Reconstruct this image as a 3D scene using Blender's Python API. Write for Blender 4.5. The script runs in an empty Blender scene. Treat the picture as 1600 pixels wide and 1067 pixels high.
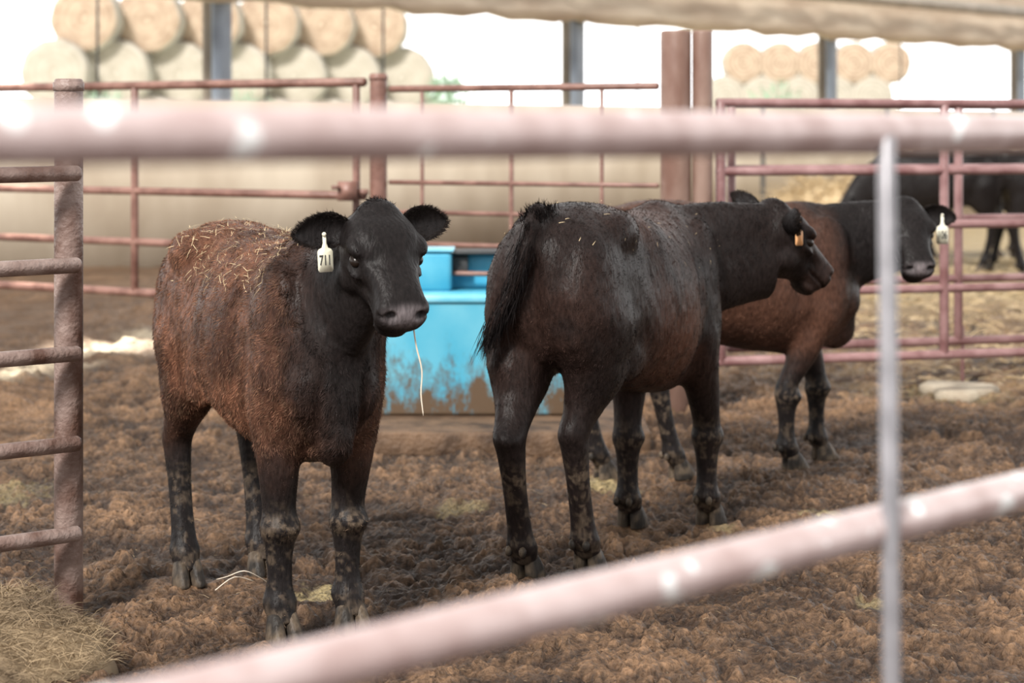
import bpy, math, random, bmesh
import numpy as np
from mathutils import Vector, Matrix
random.seed(4); rng=np.random.default_rng(7)
scene=bpy.context.scene
COL=scene.collection
try: scene.view_settings.view_transform='Standard'
except Exception: pass

# ------------------------------------------------------------------ helpers
def link(o,parent=None):
    COL.objects.link(o)
    if parent is not None: o.parent=parent
    return o
def np_mesh(name,V,FL,col=None,smooth=False):
    me=bpy.data.meshes.new(name); V=np.asarray(V,dtype=np.float32)
    FL=[np.asarray(f,dtype=np.int32) for f in FL if len(f)]
    me.vertices.add(len(V)); me.vertices.foreach_set('co',V.ravel())
    loops=np.concatenate([f.ravel() for f in FL]); tot=np.concatenate([np.full(len(f),f.shape[1],dtype=np.int32) for f in FL])
    st=np.concatenate([[0],np.cumsum(tot)[:-1]]).astype(np.int32)
    me.loops.add(len(loops)); me.loops.foreach_set('vertex_index',loops)
    me.polygons.add(len(tot)); me.polygons.foreach_set('loop_start',st)
    me.update(calc_edges=True); me.validate()
    if smooth: me.polygons.foreach_set('use_smooth',np.ones(len(me.polygons),dtype=bool))
    if col is not None:
        a=me.color_attributes.new('Col','FLOAT_COLOR','POINT')
        c=np.ones((len(V),4),dtype=np.float32); c[:,:3]=col; a.data.foreach_set('color',c.ravel())
    return me
def info(o,label,cat,group=None,kind=None):
    o['label']=label; o['category']=cat
    if group: o['group']=group
    if kind: o['kind']=kind
    return o
def _h(a,b,c,seed):
    a=a.astype(np.int64)&0xffffff; b=b.astype(np.int64)&0xffffff; c=c.astype(np.int64)&0xffffff
    h=(a*73856093 ^ b*19349663 ^ c*83492791 ^ (seed*2654435)) & 0xffffffff
    h=((h^(h>>13))*1274126177)&0xffffffff; h=((h^(h>>15))*668265263)&0xffffffff
    h^=h>>16
    return (h&0xffffff)/float(0xffffff)
def vn(P,scale,seed=0):
    P=np.asarray(P,dtype=float)*scale
    if P.shape[1]==2: P=np.c_[P,np.zeros(len(P))]
    i=np.floor(P); f=P-i; f=f*f*(3-2*f); r=0
    for dx in (0,1):
        for dy in (0,1):
            for dz in (0,1):
                w=(f[:,0] if dx else 1-f[:,0])*(f[:,1] if dy else 1-f[:,1])*(f[:,2] if dz else 1-f[:,2])
                r=r+w*_h(i[:,0]+dx,i[:,1]+dy,i[:,2]+dz,seed)
    return r
def clods(P,size,seed):
    p=P[:,:2]/size; i=np.floor(p); out=np.zeros(len(P)); z=np.zeros(len(P))
    for dx in (-1,0,1):
        for dy in (-1,0,1):
            a=i[:,0]+dx; b=i[:,1]+dy
            cx=a+.15+.7*_h(a,b,z,seed); cy=b+.15+.7*_h(a,b,z,seed+1); rr=.35+.45*_h(a,b,z,seed+2); hh=_h(a,b,z,seed+3)
            d2=((p[:,0]-cx)**2+(p[:,1]-cy)**2)/(rr*rr)
            out=np.maximum(out,np.clip(1-d2,0,1)**.8*(.2+.8*hh))
    return out
def sstep(a,b,x):
    t=np.clip((x-a)/(b-a),0,1); return t*t*(3-2*t)
def mix(a,b,t):
    t=np.asarray(t)[:,None]; return np.asarray(a)*(1-t)+np.asarray(b)*t
def catmull(A,sub):
    A=np.asarray(A,dtype=float); n=len(A); out=[]
    for i in range(n-1):
        p0=A[max(i-1,0)];p1=A[i];p2=A[i+1];p3=A[min(i+2,n-1)]
        for k in range(sub):
            t=k/sub
            out.append(.5*((2*p1)+(-p0+p2)*t+(2*p0-5*p1+4*p2-p3)*t*t+(-p0+3*p1-3*p2+p3)*t**3))
    out.append(A[-1]); return np.array(out)
class Geo:
    def __init__(s): s.V=[]; s.Q=[]; s.T=[]; s.n=0
    def rings(s,R):
        R=np.asarray(R); m,k,_=R.shape
        b=s.n; s.V.append(R.reshape(-1,3)); 
        c=np.array([R[0].mean(0),R[-1].mean(0)]); s.V.append(c)
        j=np.arange(k); jn=(j+1)%k
        for i in range(m-1):
            s.Q.append(np.c_[b+i*k+j,b+i*k+jn,b+(i+1)*k+jn,b+(i+1)*k+j])
        s.T.append(np.c_[b+jn,b+j,np.full(k,b+m*k)])
        s.T.append(np.c_[b+(m-1)*k+j,b+(m-1)*k+jn,np.full(k,b+m*k+1)])
        s.n+=m*k+2
    def tube(s,pts,rad,n=12,sub=1,up=(0,0,1),axis=None):
        pts=np.array(pts,dtype=float); rad=np.array([(r,r) if np.isscalar(r) else r for r in rad],dtype=float)
        if sub>1:
            B=catmull(np.c_[pts,rad],sub); pts=B[:,:3]; rad=B[:,3:]
        T=np.gradient(pts,axis=0) if axis is None else np.tile(np.array(axis,float),(len(pts),1)); T/=np.linalg.norm(T,axis=1)[:,None]+1e-12
        R=[]; a=np.linspace(0,2*np.pi,n,endpoint=False); up=np.array(up,dtype=float)
        for p,t,r in zip(pts,T,rad):
            u=up
            if abs(np.dot(u,t))>.97: u=np.array([1.,0,0]) if abs(t[0])<.9 else np.array([0,1.,0])
            l=np.cross(u,t); l/=np.linalg.norm(l); v=np.cross(t,l)
            R.append(p+np.outer(np.cos(a)*r[0],l)+np.outer(np.sin(a)*r[1],v))
        s.rings(R)
    def hstack(s,L,n=20,sub=4):
        L=catmull(L,sub) if sub>1 else np.array(L,float); a=np.linspace(0,2*np.pi,n,endpoint=False)
        s.rings([np.c_[q[1]+q[3]*np.cos(a),q[2]+q[4]*np.sin(a),np.full(n,q[0])] for q in L[::-1]])
    def ell(s,c,r,M=None,n=16,m=10):
        M=np.eye(3) if M is None else M
        a=np.linspace(0,2*np.pi,n,endpoint=False); R=[]
        for ph in np.linspace(-math.pi/2+.12,math.pi/2-.12,m):
            P=np.c_[r[0]*math.cos(ph)*np.cos(a),r[1]*math.cos(ph)*np.sin(a),np.full(n,r[2]*math.sin(ph))]
            R.append(np.array(c)+P@M.T)
        s.rings(R)
    def box(s,lo,hi):
        x0,y0,z0=lo;x1,y1,z1=hi
        s.rings([[(x0,y0,z),(x1,y0,z),(x1,y1,z),(x0,y1,z)] for z in (z0,z1)])
    def mesh(s,name,smooth=True,col=None):
        return np_mesh(name,np.concatenate(s.V),[np.concatenate(s.Q) if s.Q else [],np.concatenate(s.T) if s.T else []],col,smooth)
def blades(name,P,D,S,L,W,col=None,bend=None,grad=None):
    n=len(P); L=np.asarray(L).reshape(-1,1)*np.ones((n,1)); W=np.asarray(W).reshape(-1,1)*np.ones((n,1))
    if bend is None: bend=np.zeros((n,3))
    m=P+D*L*.5+bend*L*.12; t=P+D*L
    V=np.stack([P-S*W,P+S*W,m+S*W*.75,m-S*W*.75,t],1).reshape(-1,3)
    b=np.arange(n)*5
    Q=np.c_[b,b+1,b+2,b+3]; T=np.c_[b+3,b+2,b+4]
    c=None
    if col is not None:
        c=np.repeat(col,5,axis=0)
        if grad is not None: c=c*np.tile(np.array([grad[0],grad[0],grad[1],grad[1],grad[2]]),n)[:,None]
    return np_mesh(name,V,[Q,T],c)
def nt(name):
    m=bpy.data.materials.new(name); m.use_nodes=True
    N=m.node_tree.nodes; Lk=m.node_tree.links; return m,N,Lk,N['Principled BSDF']
def mat(name,c1,c2,scale=6,rough=.6,bump=.0,bscale=None,metal=0,lo=.35,hi=.65,stretch=None,spec=.5,detail=6):
    m,N,L,B=nt(name)
    tc=N.new('ShaderNodeTexCoord'); mp=N.new('ShaderNodeMapping'); L.new(tc.outputs['Object'],mp.inputs[0])
    if stretch: mp.inputs['Scale'].default_value=stretch
    no=N.new('ShaderNodeTexNoise'); no.inputs['Scale'].default_value=scale; no.inputs['Detail'].default_value=detail
    L.new(mp.outputs[0],no.inputs['Vector'])
    r=N.new('ShaderNodeValToRGB'); r.color_ramp.elements[0].position=lo; r.color_ramp.elements[1].position=hi
    r.color_ramp.elements[0].color=(*c1,1); r.color_ramp.elements[1].color=(*c2,1)
    L.new(no.outputs['Fac'],r.inputs[0]); L.new(r.outputs[0],B.inputs['Base Color'])
    B.inputs['Roughness'].default_value=rough; B.inputs['Metallic'].default_value=metal
    B.inputs['Specular IOR Level'].default_value=spec
    if bump:
        n2=N.new('ShaderNodeTexNoise'); n2.inputs['Scale'].default_value=bscale or scale*4; n2.inputs['Detail'].default_value=6
        L.new(mp.outputs[0],n2.inputs['Vector'])
        b=N.new('ShaderNodeBump'); b.inputs['Strength'].default_value=bump; b.inputs['Distance'].default_value=.02
        L.new(n2.outputs['Fac'],b.inputs['Height']); L.new(b.outputs[0],B.inputs['Normal'])
    return m
def mat_attr(name,rough=.5,nscale=60,namt=.35,bump=.3,sheen=0,spec=.5,bdist=.01,stretch=None):
    m,N,L,B=nt(name)
    at=N.new('ShaderNodeAttribute'); at.attribute_name='Col'
    tc=N.new('ShaderNodeTexCoord'); mp=N.new('ShaderNodeMapping'); L.new(tc.outputs['Object'],mp.inputs[0])
    if stretch: mp.inputs['Scale'].default_value=stretch
    no=N.new('ShaderNodeTexNoise'); no.inputs['Scale'].default_value=nscale; no.inputs['Detail'].default_value=8
    L.new(mp.outputs[0],no.inputs['Vector'])
    mr=N.new('ShaderNodeMapRange'); mr.inputs[1].default_value=.3; mr.inputs[2].default_value=.7
    mr.inputs[3].default_value=1-namt; mr.inputs[4].default_value=1+namt; L.new(no.outputs['Fac'],mr.inputs[0])
    mu=N.new('ShaderNodeVectorMath'); mu.operation='MULTIPLY'
    L.new(at.outputs['Color'],mu.inputs[0]); L.new(mr.outputs[0],mu.inputs[1]); L.new(mu.outputs[0],B.inputs['Base Color'])
    B.inputs['Roughness'].default_value=rough; B.inputs['Specular IOR Level'].default_value=spec
    if bump:
        b=N.new('ShaderNodeBump'); b.inputs['Strength'].default_value=bump; b.inputs['Distance'].default_value=bdist
        L.new(no.outputs['Fac'],b.inputs['Height']); L.new(b.outputs[0],B.inputs['Normal'])
    return m

M_pipe=mat('fence_paint',(.15,.07,.052),(.28,.15,.118),scale=9,rough=.45,bump=.15,lo=.35,hi=.6)
M_pipeR=mat('red_fence_paint',(.19,.09,.088),(.34,.20,.195),scale=8,rough=.4,bump=.1)
M_post=mat('brown_post_paint',(.18,.095,.07),(.30,.20,.16),scale=7,rough=.5,bump=.2,stretch=(1,1,.4))
M_rusty=mat('rust_pipe',(.13,.07,.052),(.33,.245,.215),scale=11,rough=.45,bump=.3,bscale=70)
M_straw=mat('straw',(.38,.27,.14),(.66,.52,.32),scale=3,rough=.7)
M_strawd=mat('dirty_straw',(.11,.075,.045),(.34,.25,.15),scale=5,rough=.8)
M_eye=mat('eye_gloss',(.006,.004,.003),(.02,.01,.006),scale=10,rough=.28,spec=.35)
M_tag=mat('cream_tag_plastic',(.74,.71,.55),(.86,.83,.70),scale=14,rough=.45)
M_tago=mat('orange_tag_plastic',(.70,.33,.13),(.80,.45,.22),scale=14,rough=.45)
M_ink=mat('black_ink',(.015,.015,.015),(.03,.03,.03),scale=10,rough=.6)
M_hide=mat_attr('calf_hide',rough=.44,nscale=110,namt=.4,bump=.5,spec=.15,bdist=.006,stretch=(1,1,.35))
M_coat=mat_attr('calf_coat_hair',rough=.5,nscale=20,namt=.15,bump=0,spec=.05)

def pipe(name,p0,p1,r,parent,material,n=16):
    g=Geo(); p0=np.array(p0,float);p1=np.array(p1,float); d=(p1-p0)/np.linalg.norm(p1-p0)
    e=min(r*.35,.01)
    g.tube([p0,p0+d*1e-4,p0+d*e,p1-d*e,p1-d*1e-4,p1],[r*.02,r*.75,r,r,r*.75,r*.02],n=n,axis=d)
    o=bpy.data.objects.new(name,g.mesh(name)); o.data.materials.append(material); return link(o,parent)
def empty(name,loc=(0,0,0)):
    e=bpy.data.objects.new(name,None); e.location=loc; e.empty_display_size=.1; return link(e)
def rebase(e):
    for c in e.children: c.matrix_parent_inverse=Matrix.Translation(-e.location)

# ------------------------------------------------------------------ CALF
def unit(v): v=np.array(v,float); return v/np.linalg.norm(v)
def hdist(HV): return np.linalg.norm(HV-np.array([.12,0,-.08]),axis=1)
def inhead(HV,a=-.05,r=.27): return (HV[:,0]>a)&(np.abs(HV[:,1])<.16)&(hdist(HV)<r)
def make_calf(p):
    vox=p.get('vox',.0066); ws=p.get('ws',1.0); g=Geo(); kv=(.0092/vox)
    feet=p['feet']
    st=[(-.60,.95,.80,.05),(-.575,1.00,.70,.10),(-.52,1.045,.63,.146),(-.42,1.075,.59,.180),(-.28,1.08,.565,.192),
        (-.12,1.062,.515,.200),(.06,1.045,.475,.208),(.20,1.045,.455,.196),(.34,1.055,.45,.168),(.45,1.03,.47,.136),(.54,.97,.51,.100),(.60,.88,.59,.058)]
    st=catmull(st,4); a=np.linspace(0,2*np.pi,48,endpoint=False); R=[]
    for x,t,b,hw in st:
        c,s=np.cos(a),np.sin(a); hw2=hw*(1+(ws-1)*math.exp(-((x-.0)/.4)**2))
        mid=b+.46*(t-b)
        y=hw2*np.sign(c)*np.abs(c)**.84
        z=np.where(s>0,mid+(t-mid)*np.abs(s)**.88,mid-(mid-b)*np.abs(s))
        y=np.where(s>.3,y*(1-.06*(s-.3)),y)
        R.append(np.c_[np.full(len(a),x),y,z])
    g.rings(R[::-1])
    for sy in (-1,1):
        g.ell((-.30,sy*.125,.985),(.13,.075,.075))
        g.ell((.40,sy*.114,.79),(.13,.070,.23)); g.ell((-.42,sy*.108,.79),(.175,.100,.24))
        g.ell((-.22,sy*.135,.63),(.13,.043,.09)); g.ell((.48,sy*.088,.66),(.095,.054,.09))
    g.ell((.51,0,.545),(.10,.050,.09)); g.ell((.34,0,1.02),(.15,.055,.05)); g.ell((-.545,0,1.025),(.10,.035,.045))
    hooves=[]
    for i,(fx,fy) in enumerate(feet):
        fx-=.03; sy=-1 if i%2==0 else 1
        if i<2:
            sx,syy=.385,sy*.115
            def C(t,dx=0): return (sx+(fx-sx)*t+dx, syy+(fy-syy)*t)
            Ls=[(.84,*C(0),.09,.05),(.72,*C(0),.13,.072),(.60,*C(.1,-.01),.108,.074),(.52,*C(.3,-.015),.087,.066),(.44,*C(.6),.067,.056),(.37,*C(.85),.051,.048),
                (.325,*C(1),.047,.047),(.285,*C(1,.008),.057,.056),(.245,*C(1),.040,.042),(.18,*C(1),.032,.035),(.125,*C(1),.035,.037),(.09,*C(1),.048,.048),(.06,*C(1,.013),.040,.042),(.035,*C(1,.028),.036,.040)]
        else:
            sx,syy=-.40,sy*.112; kx=(fx+.40)*.3
            def C(t,dx): return (fx+dx)*t+(1-t)*(sx+kx), syy+(fy-syy)*t
            Ls=[(.94,sx,sy*.085,.14,.07),(.82,sx-.01,sy*.11,.178,.095),(.72,sx+.02,sy*.122,.178,.100),(.62,*C(.15,.1),.155,.093),(.54,*C(.4,0),.116,.078),
                (.47,*C(.75,-.05),.080,.057),(.415,*C(1,-.078),.063,.047),(.37,*C(1,-.07),.049,.041),(.28,*C(1,-.05),.036,.036),(.18,*C(1,-.025),.034,.036),(.125,*C(1,-.01),.038,.039),
                (.09,*C(1,0),.048,.047),(.06,*C(1,.013),.040,.042),(.035,*C(1,.028),.036,.040)]
        g.hstack(Ls); hooves.append((fx,fy))
    poll=np.array(p['poll'],float); d=unit([*unit([*p['hdir'],0])[:2]*math.cos(p['pitch']),-math.sin(p['pitch'])])
    hy=unit(np.cross([0,0,1],d)); hz=np.cross(d,hy)
    H=np.stack([d,hy,hz],1)
    hs=[(-.035,-.01,-.11,.060,0),(-.01,.018,-.15,.085,0),(.035,.034,-.178,.099,.12),(.080,.034,-.190,.104,.22),(.115,.024,-.188,.097,.32),(.150,.008,-.170,.082,.34),
        (.185,-.002,-.150,.071,.25),(.215,-.006,-.140,.066,.1),(.245,-.012,-.136,.067,.0),(.268,-.020,-.134,.072,0),(.286,-.032,-.126,.070,0),(.300,-.048,-.112,.054,0),(.308,-.062,-.10,.032,0)]
    hs=catmull(hs,4); a=np.linspace(0,2*np.pi,40,endpoint=False); R=[]
    for q in hs:
        x,t,b,hw,jf=q
        c,s=np.cos(a),np.sin(a); mid=b+.60*(t-b)
        y=hw*np.sign(c)*np.abs(c)**.70*np.where(s<0,1-jf*np.abs(s)**1.0,1)
        z=np.where(s>0,mid+(t-mid)*np.abs(s)**.66,mid-(mid-b)*np.abs(s)**.9)
        R.append(poll+np.c_[np.full(len(a),x),y,z]@H.T)
    g.rings(R[::-1])
    hp=lambda x,y,z: poll+H@np.array([x,y,z])
    for sy in (-1,1):
        g.ell(hp(.094,sy*.090,-.008),(.040,.025,.018),H)
        g.ell(hp(.132,sy*.087,-.062),(.032,.017,.010),H)
        g.ell(hp(.08,sy*.066,-.118),(.060,.030,.050),H)
        g.ell(hp(.270,sy*.045,-.050),(.028,.028,.026),H)
    g.ell(hp(-.012,0,.012),(.045,.065,.030),H)
    g.ell(hp(.248,0,-.140),(.044,.050,.016),H)
    dn_=p.get('throat',.10); e=hp(.020,0,-.085)-np.array([0,0,dn_-.09]); s0=np.array([.34,0,.82]); cpt=np.array([.58,e[1]*.25,.89+.3*(e[2]-.9)]); pts=[];rad=[]
    for t in np.linspace(0,1,9):
        pts.append((1-t)**2*s0+2*t*(1-t)*cpt+t*t*e)
        rad.append((.125*(1-t)+.080*t-.018*math.sin(math.pi*t),.215*(1-t)+(dn_+.022)*t+.004*math.sin(math.pi*t)))
    g.tube(pts,rad,n=28,sub=2)
    tp=p.get('tail',[(-.53,0,1.02),(-.59,0,1.00),(-.62,0,.90),(-.625,.01,.75),(-.62,.02,.6)])
    g.tube(tp,[.026,.028,.025,.021,.016][:len(tp)],n=12,sub=4)
    me=g.mesh('calf_raw'); ob=bpy.data.objects.new('calf_raw',me); link(ob)
    md=ob.modifiers.new('r','REMESH'); md.mode='VOXEL'; md.voxel_size=vox; md.use_smooth_shade=True
    dg=bpy.context.evaluated_depsgraph_get(); dg.update()
    m2=bpy.data.meshes.new_from_object(ob.evaluated_get(dg)); bpy.data.objects.remove(ob)
    n=len(m2.vertices); V=np.empty(n*3); m2.vertices.foreach_get('co',V); V=V.reshape(-1,3)
    E=np.empty(len(m2.edges)*2,dtype=np.int64); m2.edges.foreach_get('vertices',E); E=E.reshape(-1,2)
    deg=np.bincount(E.ravel(),minlength=n)[:,None]
    def lap(X):
        o=np.zeros_like(X)
        for k in range(X.shape[1]):
            o[:,k]=np.bincount(E[:,0],X[E[:,1],k],n)+np.bincount(E[:,1],X[E[:,0],k],n)
        return o/np.maximum(deg,1)
    HV=(V-poll)@H; headw=sstep(-.02,.06,HV[:,0])*inhead(HV,-.02,.25)
    legw=sstep(.50,.36,V[:,2]); tw=((V[:,0]<-.60)&(V[:,2]<1.0)).astype(float)
    for it in range(int(p.get('smooth',26)*kv*kv)):
        w=(1-np.clip(headw*.93+legw*.93+tw*.9,0,.94))[:,None]*.6
        V=V+(lap(V)-V)*w
        if it%2==0: V=V-(lap(V)-V)*w*.7
    for it in range(int(2.4*kv)): V=V+(lap(V)-V)*.5
    HV=(V-poll)@H
    def dent(c,r,amt,dirv):
        dd=np.linalg.norm((HV-np.array(c))/np.array(r),axis=1); w=np.exp(-dd*dd*1.5)
        return w[:,None]*amt*(H@np.array(dirv))[None]
    off=0
    for sy in (-1,1):
        off=off+dent((.300,sy*.043,-.052),(.017,.015,.011),.026,(-1,-sy*.3,0))
        off=off+dent((.288,sy*.068,-.062),(.014,.012,.006),.010,(-.3,-sy,0))
        off=off+dent((.118,sy*.104,-.036),(.024,.02,.014),.011,(0,-sy,0))
        off=off+dent((.185,sy*.074,-.078),(.045,.02,.03),.011,(0,-sy,0))
        off=off+dent((.150,sy*.060,.000),(.03,.03,.02),.008,(0,0,-1))
        off=off+dent((.04,sy*.095,-.13),(.03,.02,.05),.010,(0,-sy,0))
    mouth=np.exp(-((HV[:,2]+.108+.12*(HV[:,0]-.28))/.0045)**2)*sstep(.18,.23,HV[:,0])*inhead(HV)
    V=V+off
    nrm=np.empty(n*3); m2.vertices.foreach_set('co',V.astype(np.float32).ravel()); m2.update(); m2.vertices.foreach_get('normal',nrm); nrm=nrm.reshape(-1,3)
    V=V-nrm*mouth[:,None]*.012
    big=(vn(V,6,3)-.5)*.010+(vn(V,16,5)-.5)*.004+(vn(V*np.array([1,1,.5]),60,6)-.5)*.003
    V=V+nrm*(big*(1-headw)*(1-legw))[:,None]
    side=(np.abs(V[:,1])>.09)
    fl_=np.exp(-(((V[:,0]+.15)/.075)**2+((V[:,2]-.90)/.12)**2))*.022
    sc_=np.exp(-(((V[:,0]-.24)/.035)**2+((V[:,2]-.78)/.20)**2))*.013
    nk_=np.exp(-(((V[:,0]-.50)/.03)**2+((V[:,2]-.78)/.13)**2))*.011
    th_=np.exp(-(((V[:,0]+.30+.25*(V[:,2]-.7))/.03)**2+((V[:,2]-.66)/.12)**2))*.010
    el_=np.exp(-(((V[:,0]-.30)/.035)**2+((V[:,2]-.56)/.06)**2))*.014
    V=V-nrm*((fl_+sc_+nk_+th_+el_)*side)[:,None]
    V=V-nrm*(np.exp(-((np.abs(V[:,1])-.062)/.016)**2)*(V[:,0]>.44)*sstep(.46,.52,V[:,2])*sstep(.80,.66,V[:,2])*.014)[:,None]
    V=V+np.array([1,0,0])*(np.exp(-(V[:,1]/.028)**2)*(V[:,0]<-.52)*(V[:,0]>-.605)*sstep(.62,.72,V[:,2])*sstep(.98,.90,V[:,2])*.020)[:,None]
    HV=(V-poll)@H
    col=p['color'](V,HV,nrm)
    m2.vertices.foreach_set('co',V.astype(np.float32).ravel()); m2.update()
    nr=np.empty(n*3); m2.vertices.foreach_get('normal',nr); nrm=nr.reshape(-1,3)
    nf=len(m2.polygons); lt=np.empty(nf,dtype=np.int32); m2.polygons.foreach_get('loop_total',lt)
    lv=np.empty(len(m2.loops),dtype=np.int32); m2.loops.foreach_get('vertex_index',lv)
    ls=np.empty(nf,dtype=np.int32); m2.polygons.foreach_get('loop_start',ls)
    q=ls[lt==4]; Q=np.stack([lv[q+k] for k in range(4)],1); t3=ls[lt==3]; T=np.stack([lv[t3+k] for k in range(3)],1) if len(t3) else np.zeros((0,3),int)
    x=Geo()
    fw=unit([d[0],d[1],0]); earinfo=[]
    for sy in (-1,1):
        base=hp(.005,sy*.068,-.040); ed=p.get('ear',{}).get(sy,(.12,.05))
        el=unit(hy*sy-fw*ed[0]+np.array([0,0,ed[1]])); upv=unit(np.array([0,0,1])-el*el[2]); nrmv=unit(np.cross(upv,el)); 
        if np.dot(nrmv,fw)<0: nrmv=-nrmv
        Lr=p.get('earl',(.15,.15))[0 if sy<0 else 1]; Wd=.048; R=[]
        for u in np.linspace(0,1,20):
            w=Wd*(math.sin(math.pi*min(1,(u*.93+.07))**.95)**.6)*(1 if u>.25 else .6+1.6*u) if u<1 else .004
            a=np.linspace(0,2*np.pi,24,endpoint=False); v=np.cos(a); th=np.sin(a)
            cup=(.036*(1-u*.55))*(v*v-.5)*(w/Wd)
            c0=base+el*Lr*u-np.array([0,0,1])*.014*u*u
            R.append(c0+np.outer(v*w,upv)+np.outer(cup+th*.0045*min(1,w/Wd+.2),nrmv))
        x.rings(R); earinfo.append((base,el,upv,nrmv,Lr,Wd))
    nears=x.n
    for (fx,fy) in hooves:
        for s in (-1,1):
            x.hstack([(.068,fx+.016,fy+s*.019,.026,.018),(.045,fx+.028,fy+s*.021,.034,.022),(.02,fx+.036,fy+s*.023,.043,.024),(.0,fx+.042,fy+s*.024,.050,.025),(-.012,fx+.042,fy+s*.024,.050,.025)],n=14,sub=2)
            x.ell((fx-.040,fy+s*.022,.082),(.012,.012,.016),n=8,m=6)
    XV=np.concatenate(x.V); xc=np.tile(np.array([.012,.010,.010]),(len(XV),1))
    hk=vn(XV,40,8); xc[nears:]=mix(np.array([.026,.022,.019]),np.array([.10,.075,.053]),sstep(.4,.7,hk)[nears:])
    V2=np.concatenate([V,XV]); C2=np.concatenate([col,xc])
    Qs=np.concatenate([Q]+[f+n for f in x.Q]); Ts=np.concatenate([T]+[f+n for f in x.T])
    me=np_mesh('calf_body',V2,[Qs,Ts],C2,True)
    calf=bpy.data.objects.new('calf',me); me.materials.append(M_hide); link(calf)
    f=unit([*p['f'],0]); l=np.array([-f[1],f[0],0]); s=p.get('scale',1)
    MW=Matrix(((f[0]*s,l[0]*s,0,p['o'][0]),(f[1]*s,l[1]*s,0,p['o'][1]),(0,0,s,0),(0,0,0,1)))
    calf.matrix_world=MW
    for sy in (-1,1):
        if p.get('far'): break
        ge=Geo(); ge.ell(hp(.118,sy*.0868,-.036),(.020,.0145,.0155),H,n=20,m=14)
        eo=bpy.data.objects.new('eye',ge.mesh('eye')); eo.data.materials.append(M_eye); link(eo,calf)
    nh=p.get('hair',0)
    if nh:
        hw=p['hairw'](V,HV); pr=hw/hw.sum(); idx=rng.choice(n,nh,p=pr)
        P=V[idx]+rng.normal(0,.0042,(nh,3)); N=nrm[idx]
        P-=N*np.sum((P-V[idx])*N,axis=1)[:,None]; P-=N*.002
        flow=np.tile(np.array([-.55,0,-.75]),(nh,1)); 
        hh=inhead(HV[idx],.0); flow[hh]=-d
        flow=flow+rng.normal(0,.22,(nh,3))+ (np.c_[vn(P,24,11),vn(P,24,12),vn(P,24,13)]-.5)*p.get('curl',1.6)
        flow-=N*np.sum(flow*N,axis=1)[:,None]; flow/=np.linalg.norm(flow,axis=1)[:,None]+1e-6
        lf=p.get('lift',.28)*(.5+1.0*vn(P,45,15))
        D=flow+N*(lf[:,None]+rng.uniform(-.1,.12,(nh,1))); D/=np.linalg.norm(D,axis=1)[:,None]
        S=np.cross(flow,N)+N*rng.normal(0,.5,(nh,1)); S/=np.linalg.norm(S,axis=1)[:,None]
        L=p['hairl'](V[idx],HV[idx])*rng.uniform(.6,1.4,nh)
        cl=.45+1.1*sstep(.25,.8,vn(P*np.array([1,1,.45]),75,14))
        cc=col[idx]*rng.uniform(.5,1.6,(nh,1))*cl[:,None]
        if 'tip' in p: cc=cc+np.array(p['tip'])*(rng.random((nh,1))**2.5)*sstep(.02,.05,col[idx][:,0])[:,None]
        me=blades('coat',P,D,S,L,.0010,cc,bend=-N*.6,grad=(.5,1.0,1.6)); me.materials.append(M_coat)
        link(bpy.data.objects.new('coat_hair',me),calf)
        PP=[];DD=[];SS=[]
        for (base,el,upv,nrmv,Lr,Wd) in earinfo:
            k=2600; u=rng.uniform(.03,1.0,k); v=rng.uniform(-1,1,k); v=np.sign(v)*np.abs(v)**.7
            w=Wd*np.sin(np.pi*np.minimum(1,u*.93+.07)**.95)**.6
            q=base+np.outer(u*Lr,el)+np.outer(v*w*.95,upv)-np.outer(.014*u*u,[0,0,1]); q+=np.outer(.036*(1-u*.55)*(v*v-.5),nrmv)
            dd=np.outer(.9+u*.3,el)+np.outer(v*.5,upv)+rng.normal(0,.32,(k,3))+np.outer(rng.uniform(-.3,.5,k),nrmv); dd/=np.linalg.norm(dd,axis=1)[:,None]
            PP.append(q);DD.append(dd);SS.append(np.cross(dd,nrmv)/(np.linalg.norm(np.cross(dd,nrmv),axis=1)[:,None]+1e-6))
        PP=np.concatenate(PP);DD=np.concatenate(DD);SS=np.concatenate(SS)
        me=blades('ear_hair',PP,DD,SS,rng.uniform(.008,.018,len(PP)),.0008,np.tile([.014,.011,.010],(len(PP),1))*rng.uniform(.6,2.4,(len(PP),1))); me.materials.append(M_coat)
        link(bpy.data.objects.new('ear_hair',me),calf)
    tpc=catmull(np.array(tp,float),8); k=p.get('tuft',2500)
    if k:
        lo=int(len(tpc)*.42); ii=rng.integers(lo,len(tpc)-1,k); P=tpc[ii]+rng.normal(0,.010,(k,3)); tt=unit(tpc[-1]-tpc[lo])
        D=tt*1.0+rng.normal(0,.2,(k,3))+np.array([0,0,-.35]); D/=np.linalg.norm(D,axis=1)[:,None]
        Lh=rng.uniform(.03,.10,k)
        if p.get('dock'):
            kd=1300; uu=rng.random(kd); Pd=np.c_[-.50-.10*uu,rng.normal(0,.018,kd),1.062-.02*uu+rng.uniform(-.02,.012,kd)]; Dd=np.array([-.5,0,.8])+rng.normal(0,.25,(kd,3)); Dd/=np.linalg.norm(Dd,axis=1)[:,None]
            P=np.r_[P,Pd]; D=np.r_[D,Dd]; Lh=np.r_[Lh,rng.uniform(.015,.038,kd)]; k+=kd
        S=rng.normal(0,1,(k,3)); S-=D*np.sum(S*D,axis=1)[:,None]; S/=np.linalg.norm(S,axis=1)[:,None]
        me=blades('tail_hair',P,D,S,Lh,.0011,np.tile([.010,.008,.008],(k,1))*rng.uniform(.6,1.8,(k,1))); me.materials.append(M_coat)
        link(bpy.data.objects.new('tail_hair',me),calf)
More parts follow.
